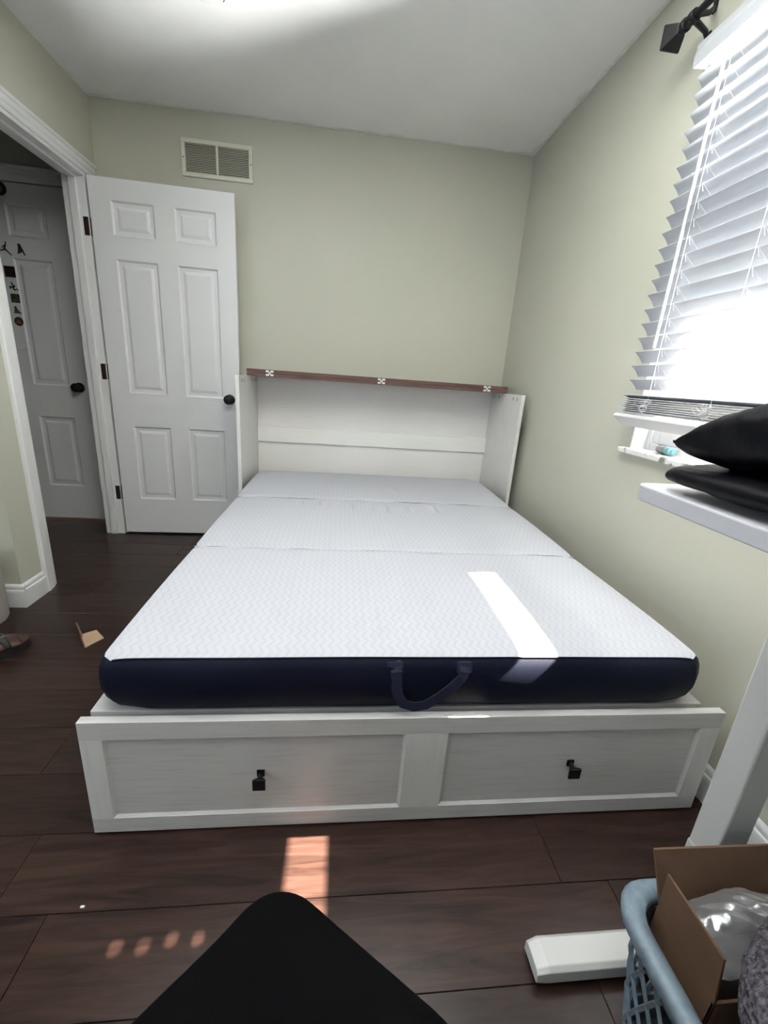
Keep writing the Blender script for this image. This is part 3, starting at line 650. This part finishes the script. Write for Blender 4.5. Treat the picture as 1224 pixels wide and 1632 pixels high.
# black bag on the desk
random.seed(5)
def blob(sections, name, m, parent, nu=28, disp=.008, fr=9, seed=0):
    """sections: (center, half across x, half up, power)"""
    b = MB(); nv = len(sections); vs = []
    for k, (c, hx, hz, dz) in enumerate(sections):
        for i in range(nu):
            t = 2 * PI * i / nu; ct, st = math.cos(t), math.sin(t); p = .75
            x = hx * math.copysign(abs(ct) ** p, ct); z = hz * math.copysign(abs(st) ** p, st)
            v = Vector((c[0] + x, c[1] + dz * ct, c[2] + z)); vs.append(v)
    fs = [(k * nu + i, k * nu + (i + 1) % nu, (k + 1) * nu + (i + 1) % nu, (k + 1) * nu + i) for k in range(nv - 1) for i in range(nu)] + [tuple(range(nu - 1, -1, -1)), tuple((nv - 1) * nu + i for i in range(nu))]
    b.add(vs, fs); o = b.build(name, m, parent, smooth=True)
    sd = o.modifiers.new('sub', 'SUBSURF'); sd.levels = 2; sd.render_levels = 2
    tx = bpy.data.textures.new(name + '_crumple', 'CLOUDS'); tx.noise_scale = 1.0 / fr; tx.noise_depth = 3
    if name == 'lower_fold': o.location.z += .002
    dm = o.modifiers.new('crumple', 'DISPLACE'); dm.texture = tx; dm.strength = disp; dm.mid_level = .55; dm.texture_coords = 'GLOBAL'
    return o
bg = thing('folded_bag', 'large black nylon bag folded double on the white desk', 'bag', (-.42, -2.6, .978))
blob([((-.54, -2.392, .998), .055, .010, 0), ((-.515, -2.405, 1.000), .105, .021, 0), ((-.47, -2.46, 1.003), .150, .024, 0), ((-.42, -2.60, 1.005), .195, .025, 0), ((-.38, -2.80, 1.006), .235, .024, 0), ((-.37, -3.0, 1.004), .2, .02, 0), ((-.37, -3.03, 1.004), .15, .012, 0)], 'lower_fold', M['bag'], bg, disp=.014, fr=14)
blob([((-.612, -2.398, 1.050), .010, .005, 0), ((-.582, -2.425, 1.053), .045, .020, 0), ((-.538, -2.46, 1.058), .085, .040, 0), ((-.49, -2.52, 1.072), .13, .056, 0), ((-.45, -2.62, 1.085), .17, .066, 0), ((-.42, -2.80, 1.09), .2, .068, 0), ((-.41, -3.0, 1.08), .18, .05, 0), ((-.41, -3.04, 1.07), .12, .03, 0)], 'upper_fold', M['bag'], bg, disp=.030, fr=11)

# ------------------------------------------------------------------ laundry basket
bk = thing('laundry_basket', 'grey-blue plastic lattice laundry basket beside the desk foot', 'basket', (-.41, -2.78, 0))
bx0, bx1, by0, by1, BH = -.605, -.215, -3.08, -2.512, .300
def rrect(x0, x1, y0, y1, r, z, n=6):
    pts = []
    for cx, cy, a0 in ((x1 - r, y1 - r, 0), (x0 + r, y1 - r, 90), (x0 + r, y0 + r, 180), (x1 - r, y0 + r, 270)):
        for k in range(n + 1): a = math.radians(a0 + k * 90 / n); pts.append(Vector((cx + r * math.cos(a), cy + r * math.sin(a), z)))
    return pts
def loop_strip(loops, closed=True):
    b = MB(); n = len(loops[0]); vs = [p for l in loops for p in l]
    m_ = len(loops); fs = [(k * n + i, k * n + (i + 1) % n, ((k + 1) % m_) * n + (i + 1) % n, ((k + 1) % m_) * n + i) for k in range(m_ if closed else m_ - 1) for i in range(n)]
    return b.add(vs, fs)
tp_ = .03
def bl_at(z, off=0):
    s = tp_ * (1 - z / BH); return rrect(bx0 + .018 + s + off, bx1 - .018 - s - off, by0 + .018 + s + off, by1 - .018 - s - off, .05, z)
def rimloop(off, z): return rrect(bx0 + off, bx1 - off, by0 + off, by1 - off, .065 - off * .6, z)
smooth_by(loop_strip([rimloop(.002, BH - .022), rimloop(-.001, BH - .006), rimloop(.004, BH + .002), rimloop(.018, BH + .004), rimloop(.030, BH - .001), rimloop(.032, BH - .014), rimloop(.026, BH - .014), rimloop(.016, BH - .006), rimloop(.006, BH - .022)]).build('rim', M['basket'], bk), 60)
loop_strip([bl_at(BH - .02), bl_at(BH - .065), bl_at(BH - .065, .004), bl_at(BH - .02, .004)]).build('upper_band', M['basket'], bk)
loop_strip([bl_at(.06), bl_at(.0), bl_at(.0, .004), bl_at(.06, .004)]).build('lower_band', M['basket'], bk)
p_ = bl_at(0.002); MB().add(p_, [tuple(range(len(p_)))]).build('bottom', M['basket'], bk)
# lattice: diagonal bars on the walls following the loop parameter
la = bl_at(.055); lb = bl_at(BH - .06); n = len(la)
def lerp_loop(lp, s):
    tot = [0]
    for i in range(n): tot.append(tot[-1] + (lp[(i + 1) % n] - lp[i]).length)
    s = (s % 1) * tot[-1]
    for i in range(n):
        if tot[i + 1] >= s: return lp[i].lerp(lp[(i + 1) % n], (s - tot[i]) / (tot[i + 1] - tot[i] + 1e-9))
    return lp[0]
nb = 44
for dirn in (1, -1):
    b = MB()
    for k in range(nb):
        pts = [lerp_loop(la, k / nb + dirn * 2.2 / nb * t / 5).lerp(lerp_loop(lb, k / nb + dirn * 2.2 / nb * t / 5), t / 5) for t in range(6)]
        b.tube(pts, .0042, 4, caps=False)
    tag(b.build('lattice', M['basket'], bk), kind='stuff')
# dark things and a cord in the basket
tag(blob([((-.42, -2.60, .05), .05, .02, 0), ((-.42, -2.64, .06), .10, .05, 0), ((-.42, -2.80, .06), .11, .05, 0), ((-.42, -2.95, .06), .10, .045, 0), ((-.42, -2.98, .05), .05, .02, 0)], 'crumpled_cloth', M['cloth'], None, disp=.02), 'crumpled black cloth at the bottom of the laundry basket', 'cloth')
0 and tag(MB().tube([(-.56, -2.585, .10), (-.565, -2.575, .17), (-.555, -2.562, .225), (-.535, -2.556, .235), (-.52, -2.556, .20), (-.53, -2.565, .13), (-.545, -2.58, .09)], .0028, 6).build('cable', M['sole'], None, smooth=True), 'black cable looped inside the basket between rim and box', 'cable')

# ------------------------------------------------------------------ cardboard box in the basket
cb = thing('cardboard_box', 'open brown cardboard box standing in the laundry basket', 'box', (-.40, -2.70, .1))
X0, X1, Y0, Y1, Z0, Z1, th = -.546, -.275, -2.675, -2.556, .19, .303, .004
def sheet(name, p, nrm, bev=0, m='cardboard'):
    n_ = Vector(nrm).normalized() * th; b = MB(); q = [Vector(a) for a in p]; k = len(q)
    b.add(q + [a + n_ for a in q], [tuple(range(k)), tuple(range(2 * k - 1, k - 1, -1))] + [(i, (i + 1) % k, k + (i + 1) % k, k + i) for i in range(k)])
    return b.build(name, M[m], cb, bevel=.0006)
sheet('box_side', [(X0, Y0, Z0), (X0, Y1, Z0), (X0, Y1, Z1), (X0, Y0, Z1)], (1, 0, 0))
sheet('box_side', [(X1, Y0, Z0), (X1, Y1, Z0), (X1, Y1, Z1), (X1, Y0, Z1)], (-1, 0, 0))
sheet('box_side', [(X0, Y1, Z0), (X1, Y1, Z0), (X1, Y1, Z1), (X0, Y1, Z1)], (0, -1, 0))
sheet('box_side', [(X0, Y0, Z0), (X1, Y0, Z0), (X1, Y0, Z1), (X0, Y0, Z1)], (0, 1, 0))
sheet('box_bottom', [(X0, Y0, Z0), (X1, Y0, Z0), (X1, Y1, Z0), (X0, Y1, Z0)], (0, 0, 1))
sheet('flap', [(X0, Y0, Z1), (X0, Y1 - .004, Z1), (X0 - .004, Y1 - .004, .385), (X0 - .004, Y0 + .008, .385)], (1, 0, 0))
sheet('flap', [(X0 + .006, Y1, Z1), (X1, Y1, Z1), (X1, Y1 + .032, .385), (X0 - .002, Y1 + .034, .388)], (0, -1, .2))
# clear film bag spilling from the box
fm = MB()
def film(u, v):
    x = X0 + .012 + (X1 + .03 - X0) * u; y = Y0 + .012 + (Y1 - Y0 - .024) * v
    z = .318 + .058 * math.sin(PI * min(1, u * .8 + .15)) * math.sin(PI * (.15 + .7 * v)) + .020 * noise.noise(Vector((x * 13, y * 13, 1))) + .010 * abs(noise.noise(Vector((x * 26 + y * 40, y * 9, 4)))) + .0025 * noise.noise(Vector((x * 90, y * 90, 9)))
    return (x, y, z)
fm.grid(film, 70, 50); tag(fm.build('plastic_bag', M['film'], None, smooth=True), 'crinkled clear plastic bag filling the cardboard box', 'plastic bag')
tag(blob([((-.41, -2.585, .25), .05, .03, 0), ((-.41, -2.60, .25), .10, .045, 0), ((-.41, -2.63, .25), .105, .048, 0), ((-.41, -2.65, .25), .05, .03, 0)], 'grey_packet', mat('grey_wrapping', (.16, .16, .165), .6), None, disp=.012), 'grey packet wrapped inside the clear plastic bag', 'packet')
tag(blob([((-.39, -2.625, .405), .04, .02, 0), ((-.40, -2.645, .405), .085, .040, 0), ((-.415, -2.68, .400), .135, .055, 0), ((-.435, -2.75, .395), .170, .065, 0), ((-.44, -2.86, .385), .170, .07, 0), ((-.43, -2.96, .36), .13, .06, 0), ((-.42, -3.00, .35), .06, .03, 0)], 'fleece_blanket', M['fleece'], None, disp=.012, fr=60), 'grey fluffy fleece bundle on top of the cardboard box', 'blanket')

# ------------------------------------------------------------------ small things on the left
t = thing('waste_bin', 'cream round waste bin by the wall corner left of the doorway', 'bin', (-2.610, -1.232, 0))
prof = [(0, 0), (.108, 0), (.113, .01), (.118, .28), (.122, .283), (.122, .292), (.116, .292), (.112, .28), (.105, .012), (0, .012)]
smooth_by(MB().lathe(prof, (-2.610, -1.232, 0), (0, 0, 1), 40).build('body', M['bin'], t), 35)
sd = thing('sandal', 'brown leather sandal lying near the left edge of the floor', 'sandal', (-2.40, -1.45, 0))
ax = Vector((.62, .78, 0)).normalized(); px = Vector((-ax.y, ax.x, 0)); toe = Vector((-2.300, -1.380, 0))
def sole_pts(z, k=1.0):
    pts = []
    for i in range(28):
        t = 2 * PI * i / 28; s = math.cos(t); l = -.125 + .125 * s; wd = (.046 + .006 * s) * (abs(math.sin(t)) ** .75) * math.copysign(1, math.sin(t)); pts.append(toe + ax * (l * k - .125 * (1 - k)) + px * wd * k + Vector((0, 0, z)))
    return pts
loops = [sole_pts(0, .97), sole_pts(.012, 1), sole_pts(.022, .99)]
b = loop_strip(loops, False); n = 28; b.f += [tuple(range(n - 1, -1, -1)), tuple(2 * n + i for i in range(n))]; b.build('sole', M['sole'], sd)
loops = [sole_pts(.022, .985), sole_pts(.034, .985), sole_pts(.033, .90)]
b = loop_strip(loops, False); b.f += [tuple(range(n - 1, -1, -1)), tuple(2 * n + i for i in range(n))]; smooth_by(b.build('footbed', M['leather'], sd))
def upper(u, v):
    l = -.035 - .085 * u; a = PI * v; wd = .047 + .004 * math.sin(PI * u); h = .034 + (.016 + .030 * u) * math.sin(a)
    return toe + ax * l + px * (-math.cos(a) * wd) + Vector((0, 0, h))
b = MB().grid(upper, 8, 14); o = b.build('upper', M['leather'], sd, smooth=True); so = o.modifiers.new('solid', 'SOLIDIFY'); so.thickness = .003
def st(u, v):
    l = -.085 - .022 * u + .015 * math.cos(PI * v); a = PI * v; h = .036 + .052 * math.sin(a); return toe + ax * l + px * (-math.cos(a) * .052) + Vector((0, 0, h))
o = MB().grid(st, 2, 14).build('strap', M['strap'], sd, smooth=True); so = o.modifiers.new('solid', 'SOLIDIFY'); so.thickness = .003; strap = o
b = MB(); c = toe + ax * -.096 + px * -.022 + Vector((0, 0, .086))
for s_ in (-1, 1): b.tube([c + ax * .014 * s_ + px * -.012, c + ax * .014 * s_ + px * .012], .002, 6); b.tube([c + px * .012 * s_ - ax * .014, c + px * .012 * s_ + ax * .014], .002, 6)
b.build('buckle', M['brass'], strap)
cs = thing('cardboard_scrap', 'torn piece of brown cardboard with an upright flap on the floor left of bed', 'cardboard', (-2.09, -1.36, 0))
a_, b_, c_, d_ = Vector((-2.073, -1.416, 0)), Vector((-2.036, -1.351, 0)), Vector((-2.078, -1.322, .020)), Vector((-2.116, -1.362, .024))
def slab(q, off, name, m):
    off = Vector(off); k = len(q); return MB().add(list(q) + [p + off for p in q], [tuple(range(k)), tuple(range(2 * k - 1, k - 1, -1))] + [(i, (i + 1) % k, k + (i + 1) % k, k + i) for i in range(k)]).build(name, m, cs)
slab([a_ + Vector((0, 0, .001)), b_ + Vector((0, 0, .001)), c_, d_], (0, 0, .004), 'sheet', M['cardlight'])
slab([a_, a_ + Vector((0, 0, .004)), d_ + Vector((0, 0, .004)), d_ + Vector((-.004, .004, -.022))], (-.003, -.001, 0), 'side', M['cardboard'])
slab([d_ + Vector((0, 0, .002)), d_ + Vector((.014, -.012, .002)), d_ + Vector((-.024, .026, .044)), d_ + Vector((-.032, .030, .040))], (-.003, -.002, 0), 'flap', M['cardboard'])

# stickers on the hall door (door front plane y=.115)
YS = .1128
def decal(name, label, polys, m, cx, cz, s, cat='sticker'):
    b = MB()
    for poly in polys: b.prism([(a * s, c * s) for a, c in poly], (cx, YS, cz), (1, 0, 0), (0, 0, 1), (0, .0016, 0))
    return tag(b.build(name, m), label, cat)
def circ(cx, cy, r, n=16): return [(cx + r * math.cos(2 * PI * i / n), cy + r * math.sin(2 * PI * i / n)) for i in range(n)]
def seg(x0, y0, x1, y1, w0, w1):
    d = Vector((x1 - x0, y1 - y0)); nn = Vector((-d.y, d.x)).normalized(); return [(x0 - nn.x * w0, y0 - nn.y * w0), (x1 - nn.x * w1, y1 - nn.y * w1), (x1 + nn.x * w1, y1 + nn.y * w1), (x0 + nn.x * w0, y0 + nn.y * w0)]
mk = mat('black_vinyl_sticker', (.01, .011, .012), .5); mg = mat('green_black_sticker', (.02, .03, .018), .5)
decal('sticker', 'black leaping-figure silhouette sticker with spread legs on the hallway door', [circ(.2, 1.5, .13), seg(.2, 1.45, .15, .9, .07, .10), seg(-.15, .85, .12, .95, .12, .12), seg(-.1, .9, -.05, .2, .17, .15), seg(-.1, .9, -.65, .45, .08, .06), seg(-.05, .25, -1.25, -.1, .15, .07), seg(-.05, .25, 1.0, -.75, .15, .08)], mk, -3.112, 1.682, .030)
decal('sticker', 'dark bird silhouette sticker beside the leaping figure on the hallway door', [circ(-.2, 1.1, .3), [(-.4, 1.2), (.2, 1.2), (.55, .2), (.35, -.5), (-.3, -.8), (-.75, -.9), (-.5, 0)], seg(.4, .2, .95, -1.15, .2, .12)], mg, -3.030, 1.693, .024)
o = decal('sticker', 'square dark maroon picture sticker, topmost square on the hallway door', [[(-1, -1), (1, -1), (1, 1), (-1, 1)]], noisy(mat('maroon_print', (.02, .01, .01), .4), ns=90, c1=(.008, .004, .006), c2=(.035, .012, .015)), -3.108, 1.570, .030)
decal('sticker', 'curling dark green squiggle sticker between the two square ones on the hallway door', [seg(-.2, 1, -.1, .4, .12, .14), seg(-.1, .45, .4, .15, .14, .14), seg(.4, .2, -.1, -.2, .14, .2), seg(-.7, 0, .1, -.1, .16, .16), seg(-.7, .05, -.6, -.5, .14, .1), seg(-.1, -.1, .2, -.7, .2, .14), seg(.2, -.7, .8, -.4, .14, .1), seg(.75, -.4, 1.1, -.75, .1, .08)], mat('teal_green_sticker', (.008, .022, .018), .5), -3.104, 1.488, .026)
decal('sticker', 'square green meadow picture sticker on the hallway door', [[(-1, -1), (1, -1), (1, 1), (-1, 1)]], noisy(mat('green_print', (.04, .06, .02), .4), ns=60, c1=(.012, .02, .008), c2=(.07, .10, .03)), -3.102, 1.424, .025)
decal('sticker', 'small sage green mound-shaped sticker below the green square on the hallway door', [circ(-.3, .6, .32), [(-.8, -.8), (1.1, -.8), (.5, -.3), (0, .5), (-.6, .3)]], mat('sage_sticker', (.045, .055, .03), .5), -3.103, 1.358, .024)
o = decal('sticker', 'round black and orange sticker, lowest on the hallway door', [circ(0, 0, 1, 24)], mk, -3.104, 1.293, .026)
MB().prism([(a * .026, c * .026) for a, c in [(-.6, -.35), (-.1, -.5), (.55, -.45), (.65, -.05), (.25, .15), (.1, .55), (-.25, .4), (-.3, .05), (-.65, -.05)]], (-3.104, YS - .0008, 1.293), (1, 0, 0), (0, 0, 1), (0, .0016, 0)).build('emblem', mat('orange_print', (.20, .07, .02), .5), o)
o = decal('sticker', 'round black sticker with pale centre near the top of the hallway door', [circ(0, 0, 1, 24)], mk, -3.088, 2.000, .036)
MB().prism([(a * .036, c * .036) for a, c in circ(-.2, 0, .55)], (-3.088, YS - .0008, 2.0), (1, 0, 0), (0, 0, 1), (0, .0016, 0)).build('emblem', mat('olive_print', (.10, .10, .05), .5), o)

# ------------------------------------------------------------------ person (knee of the seated photographer)
def capsule(b, p0, p1, r0, r1, n=8, seg=20):
    p0, p1 = Vector(p0), Vector(p1); d = (p1 - p0); l = d.length; d.normalize(); prof = []
    for i in range(n + 1): a = PI / 2 * i / n; prof.append((max(1e-4, r0 * math.sin(a)), -r0 * math.cos(a)))
    for i in range(n + 1): a = PI / 2 * i / n; prof.append((max(1e-4, r1 * math.cos(a)), l + r1 * math.sin(a)))
    b.lathe(prof, p0, d, seg)
b = MB(); K = (-1.150, -2.668, .455)
capsule(b, K, (-1.035, -2.815, .475), .066, .100); capsule(b, (-1.035, -2.815, .475), (-.98, -3.22, .48), .092, .115)      # thigh
capsule(b, K, (-1.275, -2.795, .440), .062, .074); capsule(b, (-1.275, -2.795, .440), (-1.50, -3.10, .40), .066, .045)      # shin, folded inwards
capsule(b, (-1.15, -2.74, .45), (-1.13, -2.95, .44), .07, .085)
capsule(b, (-1.50, -3.10, .40), (-1.60, -3.20, .37), .045, .036); capsule(b, (-1.50, -3.12, .385), (-1.52, -3.02, .345), .042, .03)   # ankle and foot
capsule(b, (-.98, -3.22, .48), (-1.20, -3.24, .48), .13, .13); capsule(b, (-1.09, -3.25, .52), (-1.09, -3.30, .78), .14, .125)   # pelvis, waist
capsule(b, (-1.22, -3.24, .46), (-1.56, -3.12, .34), .11, .08); capsule(b, (-1.56, -3.12, .34), (-1.50, -3.16, .06), .075, .045); capsule(b, (-1.50, -3.17, .045), (-1.48, -3.02, .034), .042, .034)
pn = b.build('person', M['cloth'], None, smooth=True)
rm = pn.modifiers.new('remesh', 'REMESH'); rm.mode = 'VOXEL'; rm.voxel_size = .012; rm.use_smooth_shade = True
smo = pn.modifiers.new('smooth', 'SMOOTH'); smo.factor = .6; smo.iterations = 14
tag(pn, 'person in black stretch trousers, one bent knee pointing at the bed', 'person')
# small litter
for k, (x, y, s_) in enumerate(((-.60, -2.60, .006), (-1.60, -2.325, .004))):
    b = MB().box(x - s_, x + s_, y - s_ * .5, y + s_ * .5, .0003, .003); o = b.build('paper_crumb', M['white'])
    tag(o, ['tiny white crumb on the floor below the white desk foot', 'tiny white crumb on the plank seam in front of the drawer'][k], 'crumb')
